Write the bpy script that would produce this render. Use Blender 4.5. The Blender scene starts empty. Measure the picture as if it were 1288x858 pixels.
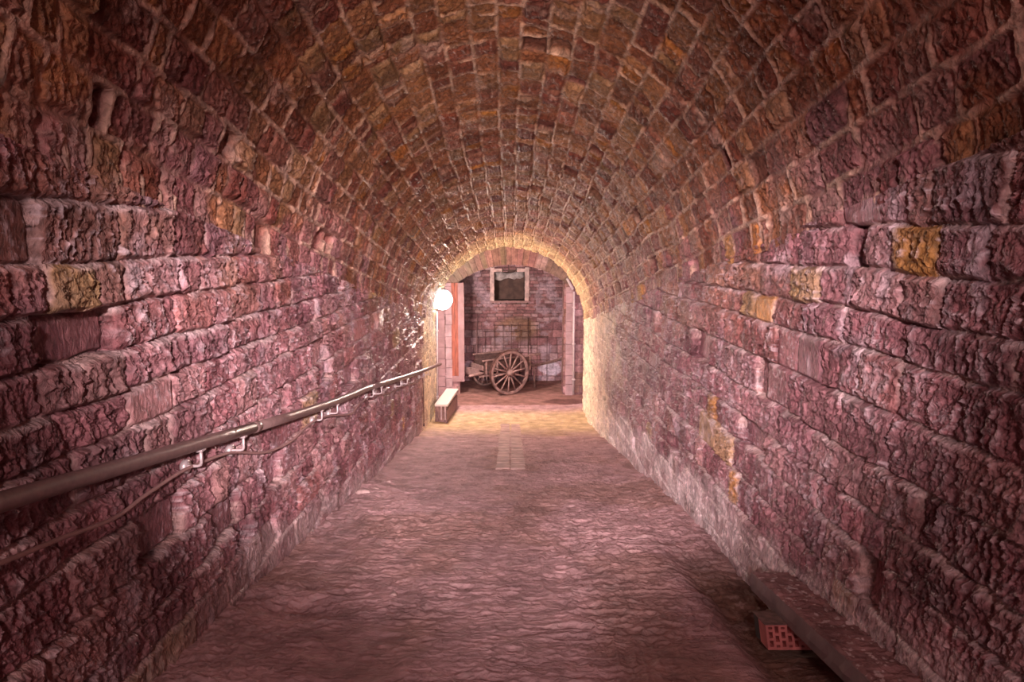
import bpy, bmesh, math, random
import numpy as np
from mathutils import Vector, Matrix

random.seed(7)
S = bpy.context.scene
COL = S.collection
# ------------------------------------------------------------------ layout
# world: y = along the passage, z = 0 on the level floor of the far chamber
E = 3.578                      # eye height above the chamber floor
SL = 0.1539                    # slope of the passage
F = 860.0
PITCH = math.atan((429.0 - 310.0) / F)
YEND = 14.7                    # end of the passage
R0 = 1.6                       # half width = vault radius
YMIN = -6.0


def zfloor(y):
    return np.maximum(E - 1.5 - SL * np.asarray(y, dtype=float), 0.0)


def zspring(y):
    return E + 2.27 - R0 - SL * np.asarray(y, dtype=float)


def P(px, py, y):
    """point of the place at distance y seen at a given spot of the picture"""
    dx = (px - 641.0) / F
    dy = (429.0 - py) / F
    c, s = math.cos(PITCH), math.sin(PITCH)
    ry = c + dy * s
    rz = -s + dy * c
    t = y / ry
    return Vector((dx * t, y, E + rz * t))


# ------------------------------------------------------------------ numpy noise
def _h(ix, iy, seed):
    ix = ix.astype(np.int64); iy = iy.astype(np.int64)
    n = (ix * 374761393 + iy * 668265263 + seed * 1442695041) & 0xFFFFFFFF
    n = ((n ^ (n >> 13)) * 1274126177) & 0xFFFFFFFF
    n = ((n ^ (n >> 16)) * 2246822519) & 0xFFFFFFFF
    return ((n ^ (n >> 15)) & 0xFFFFFF) / float(0xFFFFFF)


def vn(x, y, seed=0):
    xi = np.floor(x); yi = np.floor(y)
    fx = x - xi; fy = y - yi
    fx = fx * fx * fx * (fx * (fx * 6 - 15) + 10); fy = fy * fy * fy * (fy * (fy * 6 - 15) + 10)
    a = _h(xi, yi, seed); b = _h(xi + 1, yi, seed); c = _h(xi, yi + 1, seed); d = _h(xi + 1, yi + 1, seed)
    return (a + (b - a) * fx) * (1 - fy) + (c + (d - c) * fx) * fy


def fbm(x, y, o=4, seed=0, g=0.5):
    s = 0; a = 1; t = 0
    for i in range(o):
        s = s + a * vn(x * 2 ** i + 17.3 * i, y * 2 ** i - 9.1 * i, seed + i); t += a; a *= g
    return s / t


def ridge(x, y, o=3, seed=0, g=0.55):
    s = 0; a = 1; t = 0
    for i in range(o):
        n = 1 - np.abs(2 * vn(x * 2 ** i + 5.7 * i, y * 2 ** i + 3.3 * i, seed + i) - 1)
        s = s + a * n * n; t += a; a *= g
    return s / t


def sst(a, b, x):
    t = np.clip((x - a) / (b - a), 0, 1)
    return t * t * (3 - 2 * t)


def layout(u, v, vb, lmin, lmax, seed, u0, u1):
    """coursed stones: returns id hashes, distance to the joint, relative height inside the stone"""
    vb = np.asarray(vb)
    ci = np.clip(np.searchsorted(vb, v) - 1, 0, len(vb) - 2)
    rng = np.random.RandomState(seed)
    sid = np.zeros(u.shape); du = np.zeros(u.shape)
    for k in range(len(vb) - 1):
        n = int((u1 - u0) / lmin) + 4
        b = u0 - rng.rand() * lmax + np.cumsum(lmin + (lmax - lmin) * rng.rand(n) ** 1.3)
        b = np.concatenate([[u0 - 2 * lmax], b])
        m = ci == k
        if not m.any():
            continue
        uu = u[m]
        i = np.clip(np.searchsorted(b, uu) - 1, 0, len(b) - 2)
        du[m] = np.minimum(uu - b[i], b[i + 1] - uu)
        sid[m] = i
    lo = vb[ci]; hi = vb[ci + 1]
    dv = np.minimum(v - lo, hi - v)
    du = np.maximum(du, 0); dv = np.maximum(dv, 0)
    r = 0.03
    a = np.maximum(r - du, 0); b = np.maximum(r - dv, 0)
    d = np.where((du < r) & (dv < r), r - np.sqrt(a * a + b * b), np.minimum(du, dv))
    rel = (v - lo) / (hi - lo)
    return ci, sid, np.maximum(d, 0), rel, hi - v


# ------------------------------------------------------------------ mesh helpers
def grid_object(name, X, Y, Z, col=None, mat=None, flip=False, parent=None, wrap=False):
    nr, nc = X.shape
    n = nr * nc
    me = bpy.data.meshes.new(name)
    idx = np.arange(n).reshape(nr, nc)
    a = idx[:-1, :-1].ravel(); b = idx[:-1, 1:].ravel(); c = idx[1:, 1:].ravel(); d = idx[1:, :-1].ravel()
    q = np.stack([a, d, c, b] if flip else [a, b, c, d], 1).astype(np.int32)
    me.vertices.add(n)
    me.vertices.foreach_set('co', np.stack([X, Y, Z], -1).astype(np.float32).ravel())
    me.loops.add(q.size); me.loops.foreach_set('vertex_index', q.ravel())
    me.polygons.add(len(q))
    me.polygons.foreach_set('loop_start', np.arange(0, q.size, 4, dtype=np.int32))
    me.polygons.foreach_set('use_smooth', np.ones(len(q), dtype=bool))
    me.update(calc_edges=True)
    if col is not None:
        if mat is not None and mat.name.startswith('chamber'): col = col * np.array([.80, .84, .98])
        at = me.attributes.new('stone', 'FLOAT_COLOR', 'POINT')
        c4 = np.ones((n, 4), dtype=np.float32); c4[:, :3] = np.clip(col.reshape(n, 3), 0, 1)
        at.data.foreach_set('color', c4.ravel())
    if mat: me.materials.append(mat)
    o = bpy.data.objects.new(name, me); COL.objects.link(o)
    if parent: o.parent = parent
    return o


def finish(name, bm, mat, parent=None, smooth=False, bevel=0.0, loc=None):
    if bevel:
        bmesh.ops.bevel(bm, geom=list(bm.edges), offset=bevel, segments=2, affect='EDGES', profile=0.6)
    bmesh.ops.recalc_face_normals(bm, faces=list(bm.faces))
    me = bpy.data.meshes.new(name); bm.to_mesh(me); bm.free()
    me.materials.append(mat)
    if smooth:
        me.polygons.foreach_set('use_smooth', np.ones(len(me.polygons), dtype=bool))
    o = bpy.data.objects.new(name, me); COL.objects.link(o)
    if parent: o.parent = parent
    if loc: o.location = loc
    return o


def empty(name, loc, label=None, cat=None, group=None, rz=0.0):
    o = bpy.data.objects.new(name, None); COL.objects.link(o)
    o.location = loc; o.rotation_euler = (0, 0, rz); o.empty_display_size = 0.1
    tag(o, label, cat, group)
    return o


def tag(o, label=None, cat=None, group=None, kind=None):
    if label: o['label'] = label
    if cat: o['category'] = cat
    if group: o['group'] = group
    if kind: o['kind'] = kind
    return o


def box(bm, x0, x1, y0, y1, z0, z1, M=None):
    v = [bm.verts.new((x, y, z)) for x in (x0, x1) for y in (y0, y1) for z in (z0, z1)]
    for f in ((0, 1, 3, 2), (4, 6, 7, 5), (0, 4, 5, 1), (2, 3, 7, 6), (0, 2, 6, 4), (1, 5, 7, 3)):
        bm.faces.new([v[i] for i in f])
    if M is not None:
        for q in v: q.co = M @ q.co
    return v


def bar(bm, a, b, w, h, up=(0, 0, 1)):
    a = Vector(a); b = Vector(b); d = (b - a); L = d.length; d.normalize()
    up = Vector(up)
    s = d.cross(up)
    if s.length < 1e-4: s = d.cross(Vector((1, 0, 0)))
    s.normalize(); u = s.cross(d)
    M = Matrix.Identity(4)
    for i in range(3):
        M[i][0] = d[i]; M[i][1] = s[i]; M[i][2] = u[i]; M[i][3] = a[i]
    return box(bm, 0, L, -w / 2, w / 2, -h / 2, h / 2, M)


def tube(bm, pts, r, seg=12, caps=True):
    pts = [Vector(p) for p in pts]
    rings = []
    prev = None
    for i, p in enumerate(pts):
        d = (pts[min(i + 1, len(pts) - 1)] - pts[max(i - 1, 0)]).normalized()
        if prev is None:
            s = d.cross(Vector((0, 0, 1)))
            if s.length < 1e-3: s = d.cross(Vector((1, 0, 0)))
        else:
            s = prev - d * prev.dot(d)
        s.normalize(); prev = s
        u = s.cross(d)
        rr = r[i] if isinstance(r, (list, tuple)) else r
        rings.append([bm.verts.new(p + (s * math.cos(t) + u * math.sin(t)) * rr)
                      for t in [2 * math.pi * k / seg for k in range(seg)]])
    for a, b in zip(rings[:-1], rings[1:]):
        for k in range(seg):
            bm.faces.new((a[k], a[(k + 1) % seg], b[(k + 1) % seg], b[k]))
    if caps:
        bm.faces.new(rings[0]); bm.faces.new(list(reversed(rings[-1])))


def lathe(bm, prof, seg=32, M=None, closed=False):
    """prof = [(radius, height)]"""
    rings = []
    for r, z in prof:
        if r < 1e-5:
            rings.append([bm.verts.new((0, 0, z))])
        else:
            rings.append([bm.verts.new((r * math.cos(2 * math.pi * k / seg), r * math.sin(2 * math.pi * k / seg), z)) for k in range(seg)])
    if closed: rings.append(rings[0])
    for a, b in zip(rings[:-1], rings[1:]):
        for k in range(seg):
            k2 = (k + 1) % seg
            if len(a) == 1 and len(b) == 1: continue
            if len(a) == 1: bm.faces.new((a[0], b[k2], b[k]))
            elif len(b) == 1: bm.faces.new((a[k], a[k2], b[0]))
            else: bm.faces.new((a[k], a[k2], b[k2], b[k]))
    if M is not None:
        vs = {v for r in rings for v in r}
        for v in vs: v.co = M @ v.co


def smooth_path(pts, n=8):
    pts = [Vector(p) for p in pts]
    out = []
    for i in range(len(pts) - 1):
        p0 = pts[max(i - 1, 0)]; p1 = pts[i]; p2 = pts[i + 1]; p3 = pts[min(i + 2, len(pts) - 1)]
        for k in range(n):
            t = k / n
            out.append(0.5 * ((2 * p1) + (p2 - p0) * t + (2 * p0 - 5 * p1 + 4 * p2 - p3) * t * t + (-p0 + 3 * p1 - 3 * p2 + p3) * t ** 3))
    out.append(pts[-1])
    return out


# ------------------------------------------------------------------ materials
def new_mat(name):
    m = bpy.data.materials.new(name); m.use_nodes = True
    nt = m.node_tree
    return m, nt, nt.nodes['Principled BSDF']


def stone_mat(name, stretch, scale=26.0, bump=0.7, rough=0.62, spec=0.35, dist=0.012, var=0.55):
    m, nt, B = new_mat(name)
    N = nt.nodes; L = nt.links
    at = N.new('ShaderNodeAttribute'); at.attribute_name = 'stone'
    tc = N.new('ShaderNodeTexCoord')
    mp = N.new('ShaderNodeMapping'); mp.inputs['Scale'].default_value = stretch
    L.new(tc.outputs['Object'], mp.inputs['Vector'])
    n1 = N.new('ShaderNodeTexNoise'); n1.inputs['Scale'].default_value = scale; n1.inputs['Detail'].default_value = 5; n1.inputs['Roughness'].default_value = 0.62
    n1.inputs['Distortion'].default_value = 0.6
    L.new(mp.outputs[0], n1.inputs['Vector'])
    n2 = N.new('ShaderNodeTexNoise'); n2.inputs['Scale'].default_value = 5.0; n2.inputs['Detail'].default_value = 6
    L.new(tc.outputs['Object'], n2.inputs['Vector'])
    # mineral variation, with highlights of the relief put into the tone
    r1 = N.new('ShaderNodeMapRange'); r1.inputs['From Min'].default_value = 0.3; r1.inputs['From Max'].default_value = 0.7
    r1.inputs['To Min'].default_value = 1 - var; r1.inputs['To Max'].default_value = 1 + var
    L.new(n1.outputs['Fac'], r1.inputs['Value'])
    r2 = N.new('ShaderNodeMapRange'); r2.inputs['From Min'].default_value = 0.3; r2.inputs['From Max'].default_value = 0.7
    r2.inputs['To Min'].default_value = 0.72; r2.inputs['To Max'].default_value = 1.28
    L.new(n2.outputs['Fac'], r2.inputs['Value'])
    mu = N.new('ShaderNodeMath'); mu.operation = 'MULTIPLY'; L.new(r1.outputs[0], mu.inputs[0]); L.new(r2.outputs[0], mu.inputs[1])
    vm = N.new('ShaderNodeVectorMath'); vm.operation = 'SCALE'; L.new(at.outputs['Color'], vm.inputs[0]); L.new(mu.outputs[0], vm.inputs['Scale'])
    L.new(vm.outputs[0], B.inputs['Base Color'])
    bp = N.new('ShaderNodeBump'); bp.inputs['Strength'].default_value = bump; bp.inputs['Distance'].default_value = dist
    L.new(n1.outputs['Fac'], bp.inputs['Height']); L.new(bp.outputs[0], B.inputs['Normal'])
    B.inputs['Roughness'].default_value = rough
    B.inputs['Specular IOR Level'].default_value = spec
    return m


def plain(name, col, rough=0.6, metal=0.0, var=0.25, scale=14, bump=0.25, stretch=(1, 1, 1), col2=None, dist=0.004):
    m, nt, B = new_mat(name)
    N = nt.nodes; L = nt.links
    tc = N.new('ShaderNodeTexCoord')
    mp = N.new('ShaderNodeMapping'); mp.inputs['Scale'].default_value = stretch
    L.new(tc.outputs['Object'], mp.inputs['Vector'])
    n1 = N.new('ShaderNodeTexNoise'); n1.inputs['Scale'].default_value = scale; n1.inputs['Detail'].default_value = 5
    L.new(mp.outputs[0], n1.inputs['Vector'])
    cr = N.new('ShaderNodeValToRGB')
    c2 = col2 or [min(1, c * (1 + var)) for c in col]
    cr.color_ramp.elements[0].position = 0.35; cr.color_ramp.elements[0].color = (*[c * (1 - var) for c in col], 1)
    cr.color_ramp.elements[1].position = 0.65; cr.color_ramp.elements[1].color = (*c2, 1)
    L.new(n1.outputs['Fac'], cr.inputs[0]); L.new(cr.outputs[0], B.inputs['Base Color'])
    bp = N.new('ShaderNodeBump'); bp.inputs['Strength'].default_value = bump; bp.inputs['Distance'].default_value = dist
    L.new(n1.outputs['Fac'], bp.inputs['Height']); L.new(bp.outputs[0], B.inputs['Normal'])
    B.inputs['Roughness'].default_value = rough; B.inputs['Metallic'].default_value = metal
    return m


def emit(name, col, strength):
    m, nt, B = new_mat(name)
    B.inputs['Base Color'].default_value = (*col, 1)
    B.inputs['Emission Color'].default_value = (*col, 1)
    B.inputs['Emission Strength'].default_value = strength
    return m


M_wall = stone_mat('hewn_sandstone', (1.0, 2.1, 0.8), scale=26, bump=1.0, dist=0.022, spec=0.4, rough=0.5)
M_vault = stone_mat('vault_sandstone', (1.0, 1.3, 1.0), scale=26, bump=1.0, dist=0.018)
M_floor = stone_mat('packed_earth', (0.9, 1.3, 1.0), scale=17, bump=1.0, dist=0.02, var=0.16, spec=0.12, rough=.8)
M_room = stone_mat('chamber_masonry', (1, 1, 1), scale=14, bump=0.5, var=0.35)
M_rail = plain('painted_steel_rail', (0.17, 0.105, 0.10), rough=0.42, metal=0.25, var=0.15, scale=30, bump=0.1)
M_brk = plain('galvanised_bracket', (0.55, 0.45, 0.46), rough=0.4, metal=0.4, var=0.2)
M_cable = plain('dusty_cable', (0.30, 0.17, 0.16), rough=0.6, var=0.1)
M_bench_top = plain('pale_bench_plank', (0.62, 0.54, 0.51), rough=0.45, var=0.08, stretch=(8, 1, 8))
M_bench_dk = plain('weathered_bench_wood', (0.20, 0.11, 0.10), rough=0.75, var=0.45, scale=9, stretch=(3, 3, 1))
M_cart = plain('grey_cart_timber', (0.27, 0.165, 0.155), rough=0.75, var=0.35, scale=10)
M_cartd = plain('dark_cart_boards', (0.085, 0.045, 0.042), rough=0.8, var=0.35, scale=10)
M_cartp = plain('pale_cart_board', (0.25, 0.155, 0.15), rough=0.75, var=0.2)
M_iron = plain('rusty_iron', (0.12, 0.06, 0.055), rough=0.65, metal=0.5, var=0.4)
M_pipe = plain('grey_conduit', (0.50, 0.42, 0.43), rough=0.5, var=0.1)
M_slab = plain('grey_slab_side', (0.20, 0.135, 0.135), rough=0.7, var=0.15, scale=8)
M_clay = plain('red_hollow_brick', (0.58, 0.18, 0.17), rough=0.7, var=0.15, scale=20)
M_dkin = plain('dark_brick_back', (0.03, 0.015, 0.012), rough=0.9)
M_redwood = plain('orange_red_boards', (0.30, 0.085, 0.055), rough=0.7, var=0.3, scale=5, stretch=(4, 4, 0.7))
M_pinkwood = plain('pink_painted_stile', (0.31, 0.18, 0.19), rough=0.7, var=0.15, scale=6)
M_plaster = plain('pale_window_surround', (0.55, 0.40, 0.40), rough=0.8, var=0.25, scale=8, bump=0.6)
M_niche = plain('dark_niche_lining', (0.085, 0.05, 0.045), rough=0.9, var=0.3, scale=6)
M_sheet = plain('torn_grey_sheet', (0.34, 0.30, 0.32), rough=0.8, var=0.25, scale=14)
M_globe = emit('lamp_globe_glow', (0.86, 0.95, 1.0), 30.0)
M_lampb = plain('lamp_housing', (0.4, 0.36, 0.36), rough=0.4, metal=0.4, var=0.1)
M_pebble = plain('pale_pebble', (0.42, 0.28, 0.27), rough=0.8, var=0.2, scale=30)

PAL_WALL = np.array([[.24, .095, .11], [.29, .125, .14], [.20, .07, .08], [.31, .155, .17], [.22, .10, .12],
                     [.26, .095, .085], [.32, .175, .175], [.20, .09, .10], [.30, .155, .15], [.40, .19, .06], [.36, .22, .12]])
WW = np.array([14, 14, 12, 12, 13, 8, 10, 8, 12, 0.9, 2.0])
PAL_VAULT = np.array([[.23, .10, .055], [.19, .075, .045], [.26, .13, .07], [.15, .05, .035], [.22, .11, .065],
                      [.27, .115, .04], [.20, .085, .07], [.24, .14, .085], [.13, .04, .035], [.33, .15, .045]])
WV = np.array([14, 14, 10, 9, 12, 4, 10, 7, 6, 1.0])


def pick(pal, w, h):
    cw = np.cumsum(w) / np.sum(w)
    return pal[np.clip(np.searchsorted(cw, h), 0, len(pal) - 1)]


def mix(a, b, f):
    return a + (b - a) * f[..., None]


CREAM = np.array([.78, .64, .46])  # cream plaster; also carries the lamp's yellow light in its colour
MORT = np.array([.50, .33, .31])


def ysamples(y0, y1, n, yb=YMIN):
    """rows of mesh: even in perspective for the part ahead of the camera, coarser behind"""
    a = 1.0 / np.linspace(1 / (y0), 1 / (y1), int(n * .72))
    b = np.linspace(y0, y1, int(n * .28))[1:-1]
    f = np.sort(np.concatenate([a, b]))
    back = np.arange(yb, y0 - 0.03, 0.05)
    return np.concatenate([back, f])


# ------------------------------------------------------------------ side walls of the passage
def passage_wall(side, seed):
    ys = ysamples(1.25, YEND, 900)
    vs = np.linspace(0, 1, 470)
    Yg, V = np.meshgrid(ys, vs)
    zb = zfloor(Yg) - 0.12
    Z = zb + V * (zspring(Yg) + 0.02 - zb)
    rng = np.random.RandomState(seed)
    vb = [-0.5]
    while vb[-1] < 6.5: vb.append(vb[-1] + (0.165 + 0.085 * rng.rand()))
    # hand-laid courses wander a little
    wz = Z + 0.045 * (fbm(Yg * 0.9, Z * 0.8, 2, seed + 3) - .5) + 0.022 * (fbm(Yg * 7, Z * 7, 3, seed + 9) - .5)
    wy = Yg + 0.05 * (fbm(Yg * 3, Z * 5, 3, seed + 5) - .5)
    ci, si, d, rel, top = layout(wy, wz, vb, 0.17, 0.52, seed, YMIN - 1, YEND + 1)
    h1 = _h(ci, si, seed); h2 = _h(ci, si, seed + 50); h3 = _h(ci, si, seed + 90); h4 = _h(ci, si, seed + 120)
    hh = Z - zfloor(Yg)
    # hewn faces: slanted vertical chisel ridges
    sl = (h4 - .5) * 1.6
    ru = Yg + Z * (0.25 + .35 * sl)
    rg = ridge(ru * 27 + 30 * h2, Z * 13 + 10 * h3, 4, seed + 20, .72)
    rg2 = ridge(ru * 9.5, Z * 7, 3, seed + 30)
    fine = fbm(Yg * 40, Z * 26, 3, seed + 40)
    recessed = (h3 > 0.955) | ((h3 > .93) & (Yg > 5))
    smooth_face = (h2 > 0.965) | recessed
    face = 0.026 * (h1 - .5) - 0.060 * recessed
    edge = sst(0.0, 0.020, d)
    rough = 0.040 * (rg - .35) + 0.030 * (rg2 - .4) + 0.010 * (fine - .5)
    H = face - .024 + edge * 0.022 + (0.35 + .65 * edge) * np.where(smooth_face, rough * 0.25, rough)
    H += 0.03 * (fbm(Yg * 1.2, Z * 1.5, 2, seed + 60) - .5)
    # plaster along the foot and at the far end
    nz = fbm(Yg * 2.2, Z * 3.0, 4, seed + 70)
    foot_h = (0.40 if side > 0 else 0.20) * (0.5 + 1.0 * fbm(Yg * 0.9, Yg * 0, 3, seed + 71))
    foot = sst(0.10, -0.10, hh - foot_h - 0.25 * (nz - .5))
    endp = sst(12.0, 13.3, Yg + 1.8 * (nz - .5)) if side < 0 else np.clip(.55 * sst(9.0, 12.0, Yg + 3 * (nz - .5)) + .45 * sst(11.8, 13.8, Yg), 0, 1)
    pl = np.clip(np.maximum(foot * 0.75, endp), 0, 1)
    Hp = -.004 + 0.034 * (ridge(Yg * 8, Z * 4, 3, seed + 80) - .4) + 0.012 * (fbm(Yg * 9, Z * 9, 4, seed + 81) - .5)
    H = H * (1 - pl * .8) + Hp * pl * .8
    col = pick(PAL_WALL, WW, h1)
    blot = fbm(Yg * 2.6 + 9, Z * 3.4, 4, seed + 95)
    bc = mix(np.zeros(Yg.shape + (3,)) + np.array([.17, .06, .07]), np.array([.33, .15, .165]), sst(.32, .68, blot))
    och_ = (h1 > .965)
    col = mix(col, bc, np.where(och_, .15, .45))
    col = col * (0.80 + 0.40 * h4)[..., None]
    # ochre towards the springing of the vault
    up = sst(0.75, 0.15, (zspring(Yg) - Z)) * sst(.38, .62, fbm(Yg * 2.2, Z * 2.2, 3, seed + 84))
    col = mix(col, col * np.array([1.0, 0.98, 0.62]), up * .8)
    # mortar, and lit upper edges of the stones painted pale
    mm = sst(0.016, 0.004, d) * sst(.45, .62, fbm(Yg * 6, Z * 6, 3, seed + 77))
    col = mix(col, MORT, mm * .75)
    edge_light = sst(0.045, 0.0, top) * sst(.42, .7, fbm(Yg * 8, Z * 8, 3, seed + 78))
    col = mix(col, np.array([.60, .45, .45]), edge_light * .75)
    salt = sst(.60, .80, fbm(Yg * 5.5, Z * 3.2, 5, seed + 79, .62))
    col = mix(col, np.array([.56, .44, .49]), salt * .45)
    crest = sst(.52, .78, rg) * sst(.40, .60, fbm(Yg * 3, Z * 3, 4, seed + 88))  # highlights on the chisel ridges, painted into the colour
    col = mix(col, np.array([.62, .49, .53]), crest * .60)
    cfoot = np.array([.66, .52, .53]) if side > 0 else np.array([.52, .39, .39])
    col = mix(col, cfoot, foot * (0.45 + .5 * sst(.35, .65, fbm(Yg * 5, Z * 5, 4, seed + 91))) * (1.0 if side > 0 else .6))
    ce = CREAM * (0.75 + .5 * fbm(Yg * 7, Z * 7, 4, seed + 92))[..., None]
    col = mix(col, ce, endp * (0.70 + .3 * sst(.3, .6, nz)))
    pits = sst(.66, .72, fbm(Yg * 11, Z * 14, 3, seed + 93)) * endp
    col = mix(col, np.array([.20, .12, .08]), pits * .6); H = H - pits * .012
    X = side * (R0 - H)
    name = 'wall_right' if side > 0 else 'wall_left'
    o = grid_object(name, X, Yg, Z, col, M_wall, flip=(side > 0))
    tag(o, kind='structure')
    return o


passage_wall(-1, 11)
passage_wall(1, 23)


# ------------------------------------------------------------------ barrel vault
def vault():
    ys = ysamples(2.0, YEND, 900)
    ph = np.linspace(-0.02, math.pi + 0.02, 680)
    Yg, A = np.meshgrid(ys, ph)
    s = A * R0
    seed = 5
    nrow = 27
    vb = list(np.linspace(0, math.pi * R0, nrow + 1)); vb[0] -= .2; vb[-1] += .2
    rr = np.random.RandomState(3)
    vb = [b + (0.030 * (rr.rand() - .5) if 0 < i < nrow else 0) for i, b in enumerate(vb)]
    ws = s + 0.05 * (fbm(Yg * .8, s * 1.0, 2, 301) - .5) + 0.016 * (fbm(Yg * 8, s * 8, 3, 302) - .5)
    wy = Yg + 0.05 * (fbm(Yg * 3, s * 5, 3, 303) - .5)
    ci, si, d, rel, top = layout(wy, ws, vb, 0.115, 0.36, 31, YMIN - 1, YEND + 1)
    h1 = _h(ci, si, seed); h2 = _h(ci, si, seed + 50); h3 = _h(ci, si, seed + 90); h4 = _h(ci, si, seed + 120)
    rg = ridge((Yg + s * .5) * 24 + 20 * h2, (s - Yg * .3) * 14, 4, 320, .66)
    fine = fbm(Yg * 30, s * 30, 3, 340)
    recessed = h3 > 0.955
    edge = sst(0.004, 0.034, d)
    face = 0.030 * (h1 - .5) - 0.06 * recessed
    rough = 0.032 * (rg - .4) + 0.012 * (fine - .5)
    H = edge * (0.022 + face) + (0.3 + .7 * edge) * np.where(recessed, .3 * rough, rough)
    H += 0.03 * (fbm(Yg * 1.1, s * 1.4, 2, 360) - .5)
    H = H - .034 * sst(.45, .0, np.minimum(s, math.pi * R0 - s))
    # mortar left proud of the joints in places
    mj = sst(0.020, 0.007, d)
    proud = sst(.40, .62, fbm(Yg * 5, s * 5, 3, 377))
    H = H + mj * proud * 0.030
    col = pick(PAL_VAULT, WV, h1) * (0.72 + 0.55 * h4)[..., None] * np.array([1.10, .96, .82])
    low = sst(0.85, 0.10, np.minimum(s, math.pi * R0 - s)) * sst(.35, .6, fbm(Yg * 2, s * 2, 3, 378))
    wc = pick(PAL_WALL, WW, h2)
    col = mix(col, wc, low * .8)
    col = mix(col, np.array([.14, .045, .045]), recessed * .6)
    mcol = np.array([.46, .29, .22]) * (0.7 + .6 * fbm(Yg * 12, s * 12, 3, 380))[..., None]
    col = mix(col, mcol, mj * (0.18 + .72 * proud))
    crest = sst(.55, .8, rg) * sst(.45, .65, fbm(Yg * 3, s * 3, 4, 388))  # ridge highlights painted pale, as on the walls
    col = mix(col, np.array([.45, .29, .25]), crest * .45)
    sm = sst(.60, .78, fbm(Yg * 4.5, s * 4.5, 5, 381, .62))
    col = mix(col, np.array([.42, .27, .23]), sm * .55)
    nz = fbm(Yg * 2.2, s * 2.2, 4, 390)
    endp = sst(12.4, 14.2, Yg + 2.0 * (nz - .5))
    ce = np.array([.62, .48, .27]) * (0.7 + .6 * fbm(Yg * 7, s * 7, 4, 391))[..., None]  # lamp's yellow light on the last bricks, put into their colour
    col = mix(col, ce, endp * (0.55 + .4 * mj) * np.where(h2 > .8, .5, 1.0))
    r = R0 - H
    X = -np.cos(A) * r
    Z = zspring(Yg) + np.sin(A) * r
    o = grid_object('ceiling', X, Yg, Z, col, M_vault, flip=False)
    tag(o, kind='structure')


vault()


# ------------------------------------------------------------------ floor of the passage (runs out level at its end)
def passage_floor():
    ys = ysamples(2.2, 15.2, 1000)
    xs = np.linspace(-1.72, 1.72, 560)
    X, Yg = np.meshgrid(xs, ys)
    sm = 0.5 * ((E - 1.5 - SL * Yg) + np.sqrt((E - 1.5 - SL * Yg) ** 2 + 0.006))   # rounded break of slope
    Z = sm
    wob = Yg + 0.10 * (fbm(X * 2.2, Yg * 2.2, 3, 501) - .5)
    dist = sst(15.0, 4.0, Yg) * .7 + .3
    rip = ridge(X * 5.0 + 4 * fbm(X, Yg, 2, 505), wob * 8.5 + 1.2 * fbm(X * 3, Yg * 2, 2, 506), 4, 510, .6)
    rip2 = ridge(X * 6.5, wob * 15, 2, 520)
    big = fbm(X * 1.1, Yg * 1.3, 3, 530)
    fine = fbm(X * 30, Yg * 34, 3, 540)
    patch = sst(.3, .6, fbm(X * 1.6, Yg * 1.1, 2, 541))
    H = 0.038 * (rip - .4) * (.45 + .55 * patch) + 0.016 * (rip2 - .4) + 0.05 * (big - .5) + 0.006 * (fine - .5)
    H *= dist
    edge = R0 - np.abs(X)
    # earth heaped and hollowed against the walls
    heap = fbm(Yg * 1.8, X * 1.5, 3, 550)
    H += sst(0.35, 0.0, edge) * (0.10 * (heap - .42))
    # washed-out hollow by the slab on the right
    hol = sst(1.10, 1.32, X + .12 * (heap - .5)) * sst(5.3, 4.1, Yg) * 1.0
    H -= hol * 0.10
    hl = np.exp(-(((X + 1.28) / .22) ** 2 + ((Yg - 3.75) / .14) ** 2)); H -= 0.05 * hl
    # bed for the paved strip
    pav = sst(-0.22, -0.17, X) * sst(0.24, 0.19, X) * sst(8.2, 8.9, Yg) * sst(13.6, 13.3, Yg)
    H = H * (1 - .9 * pav)
    base = np.array([.40, .245, .25])
    col = np.zeros(X.shape + (3,)) + base
    col = col * (0.78 + .44 * fbm(X * 2.4, Yg * 2.8, 5, 560))[..., None]
    col = mix(col, np.array([.27, .15, .12]), sst(.5, .75, fbm(X * 1.3, Yg * .9, 3, 561)) * .55)
    sand = sst(11.2, 13.2, Yg + 1.2 * (fbm(X * 1.5, Yg * 1.5, 3, 570) - .5)) * sst(14.9, 14.2, Yg)  # yellowish sand, with the lamp's pool of light put into its colour
    col = mix(col, np.array([.50, .37, .20]), sand * .75)
    col = mix(col, np.array([.11, .055, .03]), hol * .8)  # shade of the hollow painted in as dark brown
    mort = sst(.69, .76, fbm(X * 16, Yg * 16, 2, 580)) * .5
    col = mix(col, np.array([.42, .30, .29]), mort * .6)
    o = grid_object('floor', X, Yg, Z + H, col, M_floor, flip=False)
    tag(o, kind='structure')


passage_floor()

# paved strip let into the middle of the floor
M_pave = plain('worn_paving_stone', (.40, .255, .235), rough=.8, var=.22, scale=7, bump=.7)
rnd = random.Random(9)
bm = bmesh.new(); y = 8.3
while y < 13.2:
    L = rnd.uniform(.20, .34)
    for (xa, xb) in ((-.175, .005), (.02, .205)):
        j0, j1, hz = rnd.uniform(-.008, .008), rnd.uniform(-.008, .008), rnd.uniform(.004, .014)
        def zz_(yy): return float(0.5 * ((E - 1.5 - SL * yy) + math.sqrt((E - 1.5 - SL * yy) ** 2 + 0.006)))
        vs_ = box(bm, xa + j0, xb + j0, y, y + L - .022, -.06, hz)
        for v in vs_: v.co.z += zz_(v.co.y)
    y += L
bmesh.ops.bevel(bm, geom=list(bm.edges), offset=.008, segments=2, affect='EDGES')
tag(finish('trim_4', bm, M_pave), kind='structure')


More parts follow.
